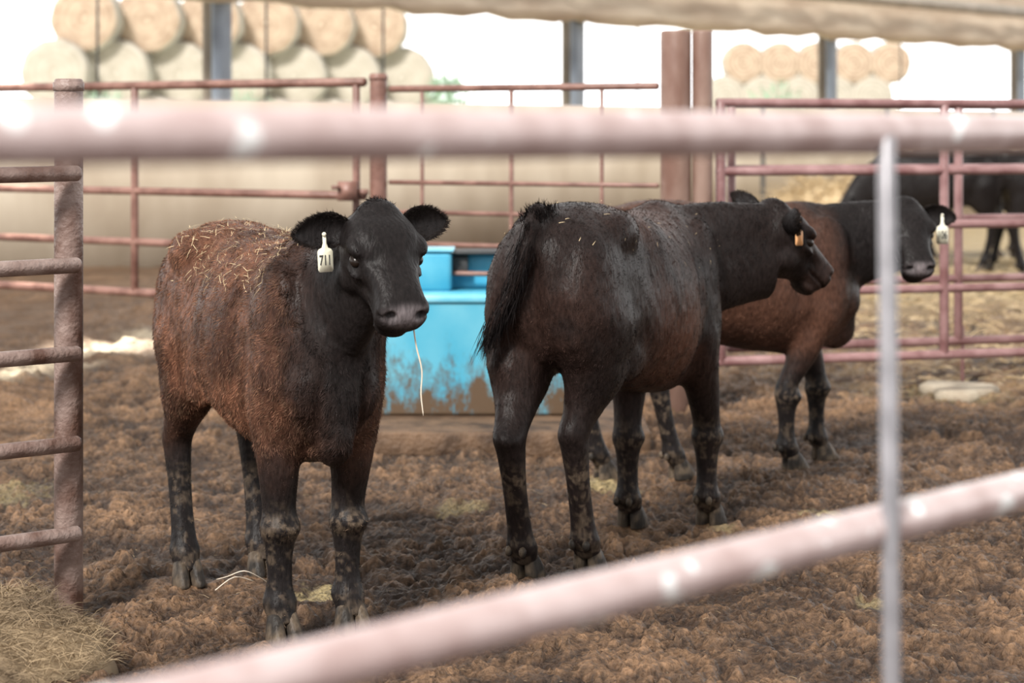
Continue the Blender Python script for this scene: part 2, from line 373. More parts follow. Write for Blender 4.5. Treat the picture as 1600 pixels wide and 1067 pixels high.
    if 'tag' in p:
        sy,txt,mm,face,drop=p['tag']
        base,el,upv,nrmv,Lr,Wd=earinfo[0 if sy<0 else 1]
        c=base+el*Lr*drop.get('u',.56)+nrmv*.020+np.array([0,0,drop.get('dz',.0)])
        fl=np.array([face[0]*f[0]+face[1]*f[1],face[0]*l[0]+face[1]*l[1],0]); fl=unit(fl); sd=np.cross([0,0,1],fl)
        rz=drop.get('rot',0); dn=np.array([0,0,-1.])*math.cos(rz)+sd*math.sin(rz); sd2=np.cross(fl,dn)*-1
        sc=drop.get('s',1.0)
        prof=[(.0045,0),(.0045,-.022),(.008,-.034),(.016,-.038),(.0195,-.044),(.0195,-.090),(.016,-.096)]
        gg=Geo(); 
        ring=[( w,zz) for w,zz in prof]+[(-w,zz) for w,zz in prof[::-1]]
        rr=[]
        for off in (-.0015,.0015):
            rr.append([c+sd2*w*sc-dn*zz*sc+fl*off for w,zz in ring])
        gg.rings(rr); gg.ell(c+fl*.002,(.006,.006,.006),n=10,m=6)
        tg=bpy.data.objects.new('ear_tag',gg.mesh('ear_tag',False)); tg.data.materials.append(mm); link(tg,calf); tg['label']=drop['label']
        if txt:
            fc=bpy.data.curves.new('txt','FONT'); fc.body=txt; fc.size=.036*sc; fc.align_x='CENTER'; fc.align_y='CENTER'; fc.extrude=.0004; fc.offset=drop.get('bold',.0004)
            to=bpy.data.objects.new('txt',fc); link(to); bpy.context.view_layer.update()
            tm=bpy.data.meshes.new_from_object(to.evaluated_get(bpy.context.evaluated_depsgraph_get())); bpy.data.objects.remove(to)
            rx=np.cross(-dn,fl); 
            Mt=np.stack([rx,-dn,fl],1); tv=np.empty(len(tm.vertices)*3); tm.vertices.foreach_get('co',tv); tv=tv.reshape(-1,3); tv[:,0]*=.58
            tv=(c+dn*.067*sc+fl*.0024)+tv@Mt.T; tm.vertices.foreach_set('co',tv.astype(np.float32).ravel()); tm.update(); tm.materials.append(M_ink)
            tx=bpy.data.objects.new('tag_number',tm); link(tx,tg)
    info(calf,p['label'],'calf',p.get('group'))
    return calf,V,nrm,MW,hp

BLK=np.array([.0115,.0092,.0090])
def mudlegs(c,V,amt=.8):
    m=sstep(.55,.70,vn(V,45,21)*.6+vn(V,110,22)*.4)*sstep(.42,.25,V[:,2])*amt
    m=np.maximum(m,sstep(.48,.62,vn(V,60,23))*sstep(.12,.04,V[:,2])*.85)
    kn=np.exp(-((V[:,2]-.29)/.035)**2)*sstep(.5,.66,vn(V,70,29)*.6+vn(V,140,30)*.4)*.8
    return mix(c,np.array([.12,.088,.062]),np.clip(np.maximum(m*.6,kn),0,1))
def face_col(c,HV):
    pad=np.exp(-(np.linalg.norm((HV-np.array([.300,0,-.050]))/np.array([.026,.066,.032]),axis=1))**4)
    c=mix(c,np.array([.18,.155,.16]),pad*.9)
    for sy in (-1,1):
        nn=np.exp(-(np.linalg.norm((HV-np.array([.294,sy*.044,-.053]))/np.array([.028,.016,.012]),axis=1))**2*1.2)
        c=mix(c,np.array([.003,.002,.002]),nn)
    return c
def col711(V,HV,N):
    n=vn(V,5,31)*.5+vn(V,13,32)*.3+vn(V*np.array([1,1,.5]),45,33)*.2
    xx=V[:,0]+(n-.5)*.22+.20*(V[:,2]-.75)
    b=sstep(-.85,-.60,xx)*sstep(.64,.24,xx)*sstep(.32,.58,V[:,2]+(n-.5)*.15)
    sh=sstep(.075,.15,np.abs(V[:,1])+(n-.5)*.06)*sstep(.68,.48,V[:,0])*sstep(.40,.60,V[:,2])*.75; b=np.maximum(b,sh*(~inhead(HV,-.12)))
    b*=.8+.2*sstep(.3,.6,n)
    br=mix(np.array([.056,.024,.0145]),np.array([.112,.049,.029]),sstep(.3,.7,n))
    c=BLK[None]*(1-b[:,None])+br*b[:,None]
    return mudlegs(face_col(c,HV),V)
def colblk(V,HV,N):
    n=vn(V,6,41)*.5+vn(V,15,42)*.3+vn(V*np.array([1,1,.5]),45,43)*.2
    b=np.exp(-(((V[:,0]-.10)/.24)**2+((V[:,2]-.66)/.20)**2))*.85+np.exp(-(((V[:,0]-.0)/.3)**2+((V[:,2]-1.04)/.08)**2))*.45+np.exp(-(((V[:,0]+.55)/.12)**2+((V[:,2]-.75)/.2)**2))*.15
    b=b*sstep(.25,.60,n)*(~inhead(HV,-.08))+.04+.10*inhead(HV,.1)*sstep(.45,.6,vn(HV,12,46))
    c=mix(BLK,np.array([.100,.042,.026]),np.clip(b,0,1))
    return mudlegs(face_col(c,HV),V,.9)
def colred(V,HV,N):
    n=vn(V,6,51)*.5+vn(V,14,52)*.3+vn(V,40,53)*.2
    b=sstep(.34,.54,V[:,2]+(n-.5)*.1)*sstep(.62,.34,V[:,0]+(n-.5)*.2+.35*(V[:,2]-.70))*(~inhead(HV,-.12))
    c=mix(BLK,np.array([.080,.037,.024]),np.clip(b*(.6+.4*sstep(.2,.6,n)),0,.95))
    return mudlegs(face_col(c,HV),V)
def hairw(V,HV):
    return np.clip(.25+sstep(.40,.55,V[:,2]),0,1)*np.where(inhead(HV,.0),.5,1)*np.where(inhead(HV,.24),.0,1)+1e-7
def hl(a,b,c):
    def f(V,HV): return np.where(inhead(HV,-.02),c,np.where(V[:,2]>.5,a,b))
    return f

F1=[(.415,-.105),(.392,.10),(-.372,-.128),(-.417,.124)]
F2=[(.525,-.110),(.383,.112),(-.338,-.062),(-.505,.062)]
F3=[(.262,-.083),(.52,.11),(-.247,-.078),(-.517,.04)]
c1,V1,N1,MW1,hp1=make_calf(dict(o=(-.697,6.06),f=(.434,-.90),feet=F1,throat=.10,
  poll=(.710,.045,1.130),hdir=(1,.04),pitch=math.radians(44),ws=1.06,color=col711,hair=135000,hairw=hairw,hairl=hl(.017,.010,.005),lift=.34,curl=2.0,tip=(.11,.068,.043),
  ear={-1:(.10,.02),1:(.10,.20)},earl=(.145,.152),tag=(-1,'711',M_tag,(.12,-1),dict(label='cream plastic ear tag printed 711',s=1.0,rot=.05,u=.50,dz=-.012,bold=.0007)),
  label='shaggy red-brown calf with black face, cream tag, facing the rail'))
c2,V2,N2,MW2,hp2=make_calf(dict(o=(.337,6.86),f=(.4456,.895),scale=1.045,feet=F2,throat=.14,
  poll=(.82,-.235,1.015),hdir=(.85*.4456+.53*.895,-.85*.895+.53*.4456),pitch=math.radians(37),ws=1.05,color=colblk,hair=125000,hairw=hairw,hairl=hl(.014,.009,.005),lift=.24,curl=1.0,tip=(.03,.018,.012),dock=True,
  tail=[(-.50,0,1.05),(-.575,0,1.065),(-.612,.012,.96),(-.625,.050,.83),(-.645,.115,.71)],tuft=2600,
  ear={-1:(.3,.15),1:(.1,.85)},earl=(.14,.165),tag=(-1,'',M_tago,(.6,-.8),dict(label='orange plastic ear tag',s=.85,u=.6)),
  label='glossy black calf, rear toward the rail, head turned, orange tag'))
c3,V3,N3,MW3,hp3=make_calf(dict(o=(.855,8.45),f=(.917,.399),feet=F3,vox=.008,throat=.12,
  poll=(.760,-.130,1.035),hdir=(.16*.917-.98*.399,-.16*.399-.98*.917),pitch=math.radians(42),color=colred,hair=60000,hairw=hairw,hairl=hl(.015,.008,.005),lift=.25,tip=(.04,.024,.016),
  ear={-1:(.1,.05),1:(.0,.05)},earl=(.15,.155),tag=(1,'106',M_tag,(0,-1),dict(label='cream plastic ear tag printed 106',s=1.25,u=.62,bold=.0012)),
  label='dark red-brown calf, black head turned, cream tag, beside the gate'))
def colfar(V,HV,N): return np.tile(BLK*.9,(len(V),1))
for k,(ox,oy,fx,fy,ph) in enumerate([(4.15,20.6,-1,.15,.62),(5.25,19.8,1,.1,.75),(4.9,22.6,1,.3,.6)]):
    make_calf(dict(o=(ox,oy),f=(fx,fy),vox=.02,smooth=38,far=True,scale=1.12,feet=[(.42,-.11),(.36,.11),(-.45,-.12),(-.36,.12)],poll=(.78,.05,ph),hdir=(1,.1),pitch=math.radians(55),throat=.12,ws=1.15,
      color=colfar,tuft=300,label='black calf standing side-on on straw bedding behind the gates',group='calves on the straw bedding'))

# ------------------------------------------------------------------ GROUND
HOOF=[]
for MWk,ft in ((MW1,F1),(MW2,F2),(MW3,F3)):
    for a,b in ft:
        w=MWk@Vector((a,b,0)); HOOF.append((w.x,w.y))
def gh(P):
    W=P[:,:2]+ (np.c_[vn(P,12,66),vn(P,12,67)]-.5)*.09+(np.c_[vn(P,45,68),vn(P,45,69)]-.5)*.034
    n1=vn(P,1.6,60); n2=vn(P,5,61); pat=sstep(.25,.6,vn(P,4,65)); n5=vn(P,75,64)
    rd=np.abs(2*vn(W,26,90)-1); rd2=np.abs(2*vn(W,52,91)-1)
    h=(n1-.5)*.05+(n2-.5)*.045+clods(W,.090,5)*.038*(.35+.65*pat)+clods(W,.045,15)*.017+rd*.016+rd2*.012+(n5-.5)*.008-.045
    h=h+clods(W,.17,35)*.045*sstep(8.3,10,P[:,1])*sstep(.35,.6,vn(P,3,36))
    h=h+np.exp(-(((P[:,0]+2.9)/.55)**2+((P[:,1]-10.1)/.5)**2))*.14
    w=np.zeros(len(P))
    for hx,hy in HOOF: w=np.maximum(w,np.exp(-((P[:,0]-hx)**2+(P[:,1]-hy)**2)/(.075**2)))
    return h*(1-w)+w*(-.004)
def axis(segs):
    o=[segs[0][0]]
    for a,b,s in segs:
        k=max(1,int(round((b-a)/s))); o+=list(a+(b-a)*np.arange(1,k+1)/k)
    return np.array(o)
gx=axis([(-12,-3.3,.12),(-3.3,-2.0,.025),(-2.0,2.4,.0088),(2.4,4.5,.025),(4.5,14,.12)])
gy=axis([(-1,4.7,.12),(4.7,7.6,.0098),(7.6,12.5,.018),(12.5,18,.05),(18,46,.15)])
X,Y=np.meshgrid(gx,gy); P=np.c_[X.ravel(),Y.ravel()]
h=gh(P); nx,ny=len(gx),len(gy)
i=(np.arange(ny-1)[:,None]*nx+np.arange(nx-1)[None]).ravel(); Q=np.c_[i,i+1,i+1+nx,i+nx]
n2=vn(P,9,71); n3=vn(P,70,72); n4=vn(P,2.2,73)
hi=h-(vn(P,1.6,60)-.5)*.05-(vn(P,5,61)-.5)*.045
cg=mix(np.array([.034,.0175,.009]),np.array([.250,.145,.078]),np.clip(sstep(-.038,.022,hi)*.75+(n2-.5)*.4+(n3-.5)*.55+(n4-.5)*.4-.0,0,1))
for (px,py,r,a) in [(-.54,6.25,.09,.8),(.38,8.15,.12,.8),(1.15,7.55,.10,.8),(2.35,11.0,.25,.6),(-2.0,7.9,.25,.5),(-.2,7.6,.10,.5),(.72,7.25,.06,.6),(1.05,6.1,.05,.5)]:
    d=np.hypot(P[:,0]-px,(P[:,1]-py)*.8)/r; cg=mix(cg,np.array([.33,.26,.13]),a*sstep(1.1,.5,d+(n3-.5)*.8+(n2-.5)*.6))
yel=sstep(1.2,2.4,P[:,0]+.25*(P[:,1]-10))*sstep(9.5,11.5,P[:,1])*.5; cg=mix(cg,np.array([.28,.195,.108]),yel*sstep(.3,.6,n2))
cg=mix(cg,np.array([.40,.31,.17]),sstep(15,18,P[:,1])*sstep(1.5,3,P[:,0])*.8)
cg=mix(cg,np.array([.13,.078,.045]),sstep(10.5,14,P[:,1])*sstep(2.5,1.5,P[:,0])*.6)
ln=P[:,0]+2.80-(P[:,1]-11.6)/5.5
cg=mix(cg,np.array([.50,.42,.30]),np.exp(-(ln/.22)**2)*sstep(11.2,11.6,P[:,1])*sstep(15,14,P[:,1])*sstep(.25,.6,n2+.15)*.8)  # pale straw strip, with the sunlit band painted into the floor colour
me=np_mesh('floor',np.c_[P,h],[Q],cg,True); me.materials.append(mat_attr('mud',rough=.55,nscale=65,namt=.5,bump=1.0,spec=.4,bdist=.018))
fl=link(bpy.data.objects.new('floor',me)); fl['kind']='structure'; fl['label']='churned brown mud pen floor'

def straw(name,P,L,W,m,tilt=.15):
    k=len(P); a=rng.uniform(0,2*np.pi,k); D=np.c_[np.cos(a),np.sin(a),rng.normal(0,tilt,k)]; D/=np.linalg.norm(D,axis=1)[:,None]
    S=rng.normal(0,1,(k,3)); S-=D*np.sum(S*D,axis=1)[:,None]; S/=np.linalg.norm(S,axis=1)[:,None]
    me=blades(name,P,D,S,rng.uniform(L[0],L[1],k),W,bend=np.tile([0,0,.8],(k,1))); me.materials.append(m)
    return link(bpy.data.objects.new(name,me))
k=3000; P=np.c_[rng.uniform(-2.4,2.8,k),rng.uniform(5,12,k)]; P=np.c_[P,gh(P)+.006]
o=straw('straw_litter',P,(.010,.038),.0011,M_strawd); info(o,'loose straw bits scattered over the mud','straw',kind='stuff')
k=7000; P=np.c_[rng.uniform(1.4,6.5,k),rng.uniform(11,22,k)]; P=P[rng.random(k)<sstep(1.8,3.4,P[:,0]+.1*(P[:,1]-10))]; P=np.c_[P,gh(P)+.01]
o=straw('straw_bedding',P,(.08,.22),.004,M_straw); info(o,'yellow straw bedding spread over the pen behind the gates','straw',kind='stuff')

def heap(name,cx,cy,rx,ry,hh,nst,L,W,m,mb,label,cat):
    e=empty(name,(cx,cy,0)); 
    u=np.linspace(-1,1,60); A,B=np.meshgrid(u,u); r2=A**2+B**2; z=hh*np.clip(1-r2,0,1)**.8+ (vn(np.c_[A.ravel(),B.ravel()],6,81)-.5).reshape(A.shape)*hh*.5*np.clip(1.1-r2,0,1)-.03-.05*(r2>1)
    V=np.c_[(A*rx).ravel(),(B*ry).ravel(),z.ravel()]; ii=(np.arange(59)[:,None]*60+np.arange(59)[None]).ravel()
    me=np_mesh('heap_core',V,[np.c_[ii,ii+1,ii+61,ii+60]],None,True); me.materials.append(mb); link(bpy.data.objects.new('packed_hay',me),e)
    t=rng.uniform(0,2*np.pi,nst); rr=np.sqrt(rng.random(nst))*.98; a=rr*np.cos(t); b=rr*np.sin(t)
    zz=hh*np.clip(1-rr**2,0,1)**.8-.02+rng.uniform(0,.03,nst)*hh/.2+(vn(np.c_[a,b],6,81)-.5)*hh*.5*np.clip(1.1-rr**2,0,1)
    o=straw('loose_hay',np.c_[a*rx,b*ry,zz],L,W,m,tilt=.4); o.parent=e; o['kind']='stuff'
    return info(e,label,cat)
heap('hay_heap',-1.38,5.36,.37,.40,.17,9000,(.02,.08),.0010,M_strawd,M_strawd,'heap of old brown hay on the mud by the rusty post','hay')
heap('hay_heap',3.55,23.3,1.0,.9,.75,2500,(.15,.4),.006,M_straw,M_straw,'pale hay heap against the low concrete wall','hay')

def onback(MWk,V,N,sel,k,Lr,m,label):
    ii=rng.choice(sel,k); P=V[ii]+N[ii]*.010; D=rng.normal(0,1,(k,3)); D-=N[ii]*np.sum(D*N[ii],axis=1)[:,None]; D/=np.linalg.norm(D,axis=1)[:,None]; D=D+N[ii]*.12
    S=np.cross(D,N[ii]); me=blades('straw',P,D,S,rng.uniform(*Lr,k),.0009,bend=N[ii]*.5); me.materials.append(m); o=link(bpy.data.objects.new('straw_bits',me)); o.matrix_world=MWk
    return info(o,label,'straw',kind='stuff')
sel=np.where((V1[:,2]>.90)&(V1[:,0]>-.30)&(V1[:,0]<.42)&(N1[:,2]>.2))[0]
onback(MW1,V1,N1,sel,520,(.010,.045),M_straw,'bits of pale straw caught in the brown calf coat')
sel=np.where((V2[:,2]>.85)&(V2[:,0]>-.55)&(V2[:,0]<.5))[0]
onback(MW2,V2,N2,sel,70,(.008,.022),M_straw,'tiny chaff flecks caught in the black calf coat')
M_stalk=mat('pale_stalk',(.60,.50,.38),(.78,.68,.56),scale=8,rough=.6)
g=Geo(); p0=MW1@Vector(hp1(.276,.048,-.116)); p0=np.array(p0)
g.tube([p0,p0+[.008,-.01,-.05],p0+[.022,-.012,-.11],p0+[.020,-.012,-.17],p0+[.026,-.012,-.225]],[.0022,.0022,.002,.002,.0012],n=6,sub=4)
o=link(bpy.data.objects.new('straw_stalk',g.mesh('straw_stalk'))); o.data.materials.append(M_stalk); info(o,'single pale straw stalk hanging from the calf mouth','straw')
g=Geo(); g.tube([(-.87,6.22,.03),(-.83,6.17,.05),(-.78,6.15,.07),(-.74,6.2,.04),(-.72,6.24,.015)],[.0015]*5,n=6,sub=4); g.tube([(-.86,6.12,.02),(-.81,6.16,.05),(-.76,6.2,.03)],[.0015]*3,n=6,sub=4)
o=link(bpy.data.objects.new('straw_stalk',g.mesh('straw_stalk'))); o.data.materials.append(M_stalk); info(o,'bent pale straw stalks lying on the mud','straw')
M_stone=mat('pale_stone',(.32,.26,.19),(.44,.38,.29),scale=9,rough=.8,bump=.3)
g=Geo(); a=np.linspace(0,2*np.pi,18,endpoint=False); rs=1+.15*np.sin(a*3+1)+.08*np.sin(a*7)
g.rings([np.c_[2.33+.19*s_*rs*np.cos(a),11.02+.26*s_*rs*np.sin(a),np.full(18,z)] for s_,z in ((1,-.04),(1.0,.014),(.92,.022),(.5,.024))])
o=link(bpy.data.objects.new('flat_stone',g.mesh('flat_stone'))); o.data.materials.append(M_stone); info(o,'flat pale stone half buried in mud by the gate','stone')

# ------------------------------------------------------------------ FENCES
def post(x,y,r,top,m,label,collar=False,name='fence_post'):
    g=Geo(); Z=(0,0,1)
    g.tube([(x,y,-.06),(x,y,-.059),(x,y,top-.012),(x,y,top-.004),(x,y,top),(x,y,top-.001)],[r*.98,r,r,r*.97,r*.88,r*.3],n=28,axis=Z)
    if collar:
        g.tube([(x,y,top-.035),(x,y,top-.034),(x,y,top-.010),(x,y,top-.009)],[r*1.0,r*1.08,r*1.08,r*1.0],n=28,axis=Z)
    o=link(bpy.data.objects.new(name,g.mesh(name))); o.data.materials.append(m); return info(o,label,'post')
def panel(name,a,b,rails,ups,m,label,cat='gate'):
    a=np.array(a,float); b=np.array(b,float); e=empty(name,(a[0],a[1],0))
    for z,r in rails: pipe('rail',(*a,z),(*b,z),r,e,m)
    for (t,z0,z1,r) in ups:
        q=a+(b-a)*t; pipe('upright',(*q,z0),(*q,z1),r,e,m)
    rebase(e); return info(e,label,cat)
post(-1.27,6.05,.041,1.50,M_rusty,'scuffed rusty-brown steel pipe post set in the mud',True)
e=empty('pipe_fence',(-1.30,5.98,0))
for z in (1.225,.965,.715,.46,.205):
    pipe('rail',(-1.225,5.985,z+.006),(-1.72,5.60,z),.0225,e,M_rusty)
rebase(e); info(e,'rusty steel pipe rails welded to the round post','fence')
A=(-4.1,13.1);B=(-.76,10.96)
panel('pipe_gate',A,B,[(1.605,.024),(1.31,.022),(1.015,.022),(.73,.022),(.448,.024)],[(.595,.44,1.60,.022),(.18,-.03,1.6,.022),(.985,.44,1.6,.02)],M_pipe,'dull red steel pipe gate with five rails','gate')
lt=Geo(); lt.box((-.90,10.90,.99),(-.80,11.02,1.09)); lt.box((-.80,10.93,1.02),(-.745,10.97,1.05)); lt.box((-.93,10.88,1.05),(-.89,10.94,1.07))
o=link(bpy.data.objects.new('gate_latch',lt.mesh('gate_latch',False))); o.data.materials.append(M_pipe); info(o,'rusty sliding gate latch beside the steel post','latch')
post(-.694,10.97,.045,1.65,M_pipe,'dull red steel post between two gates',True)
panel('wire_gate',(-.64,11.0),(.715,10.3),[(1.57,.018),(1.085,.012),(.93,.012),(.767,.012),(.60,.012),(.43,.012),(.27,.012)],[(.13,.25,1.56,.010),(.47,.25,1.56,.012),(.80,.25,1.56,.010)],M_pipe,'thin-railed rusty steel gate behind the blue waterer','gate')
post(.799,10.3,.075,1.84,M_post,'thick brown painted steel post beside the gate')
post(.928,10.3,.050,1.84,M_post,'slimmer brown steel post against the thick post')
rz=[(1.49,.022),(1.152,.022),(.88,.022),(.556,.022),(.221,.024)]
panel('pipe_gate',(1.0,10.35),(3.3,10.98),rz,[(.01,.20,1.50,.026),(.515,.22,1.49,.024),(.98,-.03,1.49,.024)],M_pipeR,'pinkish red steel pipe gate, nearer of two','gate')
panel('pipe_gate',(1.12,11.0),(3.5,11.7),rz,[(.01,.20,1.50,.022),(.54,.22,1.49,.024),(.55,-.03,.3,.010),(.98,-.03,1.49,.024)],M_pipeR,'pinkish red steel pipe gate standing just behind another','gate')

m,N,L,B_=nt('worn_pink_paint_glints')
tc=N.new('ShaderNodeTexCoord'); no=N.new('ShaderNodeTexNoise'); no.inputs['Scale'].default_value=14; no.inputs['Detail'].default_value=3; L.new(tc.outputs['Object'],no.inputs['Vector'])
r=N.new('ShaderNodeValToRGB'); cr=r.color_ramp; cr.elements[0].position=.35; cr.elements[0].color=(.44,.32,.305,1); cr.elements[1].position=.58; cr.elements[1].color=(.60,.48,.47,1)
e2=cr.elements.new(.62); e2.color=(.60,.48,.47,1); e3=cr.elements.new(.65); e3.color=(1,1,1,1)  # white patches put the rail's sun glints into the paint colour
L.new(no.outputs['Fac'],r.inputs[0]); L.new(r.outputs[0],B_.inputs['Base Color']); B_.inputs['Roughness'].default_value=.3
M_fg=m; M_rod=mat('grey_steel_rod',(.20,.195,.21),(.33,.32,.34),scale=20,rough=.4,metal=.3)
e=empty('pipe_gate',(.427,2.409,0)); dx,dy=1.013,1.10
def on(t,z): return (-.373+dx*t,1.54+dy*t,z)
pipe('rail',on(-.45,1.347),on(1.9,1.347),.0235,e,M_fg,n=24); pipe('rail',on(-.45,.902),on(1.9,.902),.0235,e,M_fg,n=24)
pipe('stay_rod',(.434,2.375,0.0),(.421,2.375,1.345),.0105,e,M_rod,n=16); rebase(e)
info(e,'pale pink painted pipe gate with a grey upright rod','gate')

# ------------------------------------------------------------------ WATERER
m,N,L,B_=nt('blue_waterer_plastic')
tc=N.new('ShaderNodeTexCoord'); sx=N.new('ShaderNodeSeparateXYZ'); L.new(tc.outputs['Object'],sx.inputs[0])
mpp=N.new('ShaderNodeMapping'); mpp.inputs['Scale'].default_value=(1.6,1,.8); L.new(tc.outputs['Object'],mpp.inputs[0])
no=N.new('ShaderNodeTexNoise'); no.inputs['Scale'].default_value=8; no.inputs['Detail'].default_value=10; no.inputs['Roughness'].default_value=.78; L.new(mpp.outputs[0],no.inputs['Vector'])
mr=N.new('ShaderNodeMapRange'); mr.inputs[1].default_value=.0; mr.inputs[2].default_value=.36; mr.inputs[3].default_value=.17; mr.inputs[4].default_value=-.14; L.new(sx.outputs['Z'],mr.inputs[0])
ad=N.new('ShaderNodeMath'); ad.operation='ADD'; L.new(no.outputs['Fac'],ad.inputs[0]); L.new(mr.outputs[0],ad.inputs[1])
r=N.new('ShaderNodeValToRGB'); cr=r.color_ramp; cr.elements[0].position=.44; cr.elements[0].color=(0,0,0,1); cr.elements[1].position=.62; cr.elements[1].color=(1,1,1,1)
L.new(ad.outputs[0],r.inputs[0])
n2=N.new('ShaderNodeTexNoise'); n2.inputs['Scale'].default_value=4; n2.inputs['Detail'].default_value=8; L.new(tc.outputs['Object'],n2.inputs['Vector'])
r2=N.new('ShaderNodeValToRGB'); r2.color_ramp.elements[0].position=.35; r2.color_ramp.elements[0].color=(.05,.36,.54,1); r2.color_ramp.elements[1].position=.7; r2.color_ramp.elements[1].color=(.15,.48,.62,1); L.new(n2.outputs['Fac'],r2.inputs[0])
mx=N.new('ShaderNodeMix'); mx.data_type='RGBA'; L.new(r.outputs[0],mx.inputs[0]); mx.inputs[7].default_value=(.12,.080,.050,1); L.new(r2.outputs[0],mx.inputs[6]); L.new(mx.outputs[2],B_.inputs['Base Color'])
B_.inputs['Roughness'].default_value=.4; M_blue=m
M_bluel=mat('pale_blue_rim',(.14,.50,.68),(.26,.62,.78),scale=5,rough=.35); M_dark=mat('dark_gap',(.02,.025,.03),(.05,.05,.05),scale=5,rough=.6)
M_bpl=mat('plain_blue_cover',(.05,.36,.56),(.12,.47,.63),scale=5,rough=.4)
M_water=mat('water',(.04,.09,.10),(.06,.13,.14),scale=5,rough=.05)
e=empty('livestock_waterer',(-.2,9.95,.055))
def bevel_obj(name,fn,parent,material,bev=.012):
    bm=bmesh.new(); fn(bm); bmesh.ops.recalc_face_normals(bm,faces=bm.faces)
    me=bpy.data.meshes.new(name); bm.to_mesh(me); bm.free(); me.materials.append(material); o=link(bpy.data.objects.new(name,me),parent)
    md=o.modifiers.new('b','BEVEL'); md.width=bev; md.segments=3; md.limit_method='ANGLE'
    for p_ in me.polygons: p_.use_smooth=True
    return o
def cube(bm,lo,hi):
    r_=bmesh.ops.create_cube(bm,size=1); lo=Vector(lo);hi=Vector(hi)
    for v in r_['verts']: v.co=Vector(((v.co.x+.5)*(hi.x-lo.x)+lo.x,(v.co.y+.5)*(hi.y-lo.y)+lo.y,(v.co.z+.5)*(hi.z-lo.z)+lo.z))
    return r_['verts']
def shell(bm):
    o_=[(-.48,-.36),(.50,-.36),(.50,.32),(-.48,.32)]; i_=[(-.43,-.31),(.45,-.31),(.45,.0),(-.43,.0)]
    b=[bm.verts.new((x*.97,y*.95,0)) for x,y in o_]; t=[bm.verts.new((x,y,.54)) for x,y in o_]
    ti=[bm.verts.new((x,y,.54)) for x,y in i_]; bi=[bm.verts.new((x*.95,y,.37)) for x,y in i_]
    for k in range(4):
        j=(k+1)%4; bm.faces.new((b[k],b[j],t[j],t[k])); bm.faces.new((t[k],t[j],ti[j],ti[k])); bm.faces.new((ti[k],ti[j],bi[j],bi[k]))
    bm.faces.new(b[::-1]); bm.faces.new(bi)
bevel_obj('tub',shell,e,M_blue,.018)
bevel_obj('water',lambda bm:cube(bm,(-.405,-.30,.375),(.42,-.01,.47)),e,M_water,.001)
bevel_obj('rim',lambda bm:(cube(bm,(-.49,-.375,.515),(.51,-.345,.552))),e,M_bluel,.012)
bevel_obj('float_cover',lambda bm:cube(bm,(-.46,.02,.535),(-.085,.28,.725)),e,M_bpl,.022)
bevel_obj('rear_cover',lambda bm:cube(bm,(-.10,.17,.535),(.47,.28,.71)),e,M_bpl,.018)
bevel_obj('valve_recess',lambda bm:cube(bm,(-.086,.10,.625),(-.01,.168,.70)),e,M_dark,.004)
bevel_obj('cover_lid',lambda bm:cube(bm,(-.47,.01,.725),(-.075,.29,.737)),e,M_bluel,.004)
bevel_obj('cover_lid',lambda bm:cube(bm,(-.075,.06,.711),(.48,.29,.727)),e,M_dark,.004)
pipe('guard_pipe',(-.10,.09,.62),(.475,.09,.61),.012,e,M_pipe)
info(e,'bright blue plastic cattle waterer with muddy base on a slab','cattle waterer')
M_slab=mat('muddy_concrete',(.055,.030,.016),(.17,.10,.056),scale=8,rough=.7,bump=.8,bscale=30)
o=bevel_obj('concrete_slab',lambda bm:cube(bm,(-.85,9.08,-.05),(.60,10.22,.055)),None,M_slab,.012); info(o,'mud-covered concrete slab under the blue waterer','slab')

# ------------------------------------------------------------------ BARN SIDE
d0=22.6; 
def colp(i): return np.array([-470/3300*d0+i*.174*d0,d0*(1+.2*i)])
u=unit([*(colp(1)-colp(0)),0])[:2]; nv=np.array([-u[1],u[0]])
M_conc=mat('tan_concrete',(.44,.36,.27),(.60,.52,.41),scale=1.2,rough=.85,bump=.2,bscale=12,stretch=(1,1,.5))
M_col=mat('galvanised_column',(.22,.26,.32),(.30,.35,.42),scale=3,rough=.5); M_colt=mat('tan_column_face',(.34,.29,.23),(.46,.40,.33),scale=3,rough=.6)
def prism(name,pa,pb,w0,w1,z0,z1,parent,material):
    q=[pa+nv*w0,pb+nv*w0,pb+nv*w1,pa+nv*w1]; g=Geo(); g.rings([[(*c,z) for c in q] for z in (z0,z1)])
    me=g.mesh(name,False); me.materials.append(material); return link(bpy.data.objects.new(name,me),parent)
a=colp(-1.3); b=colp(5)
o=prism('wall_back',a,b,-.40,-.22,-.1,1.66,None,M_conc); o['kind']='structure'; o['label']='low tan concrete wall along the open barn side'
for i in range(0,5):
    c=colp(i); e=empty('steel_column',(c[0],c[1],0)); hw=.13
    prism('web',c-u*.012,c+u*.012,-.16,-.005,0,4.6,e,M_colt)
    prism('flange',c-u*hw,c+u*hw,-.18,-.155,0,4.6,e,M_col); prism('flange',c-u*hw,c+u*hw,-.03,-.004,0,4.6,e,M_colt)
    prism('side_plate',c+u*.09,c+u*.13,-.155,-.03,0,4.6,e,M_colt)
    q=c-nv*.17; pipe('knee_brace',(*q,2.75),(*(q+u*.55),3.5),.04,e,M_colt)
    rebase(e); info(e,'blue-grey and tan steel barn column behind the low wall','column','barn side columns')
M_cur=mat('tan_curtain_fabric',(.52,.41,.31),(.74,.63,.50),scale=1.5,rough=.8,bump=.6,bscale=5,stretch=(.6,.6,2.5))
g=Geo(); ts=np.linspace(-1.3,5,90); rr=[]
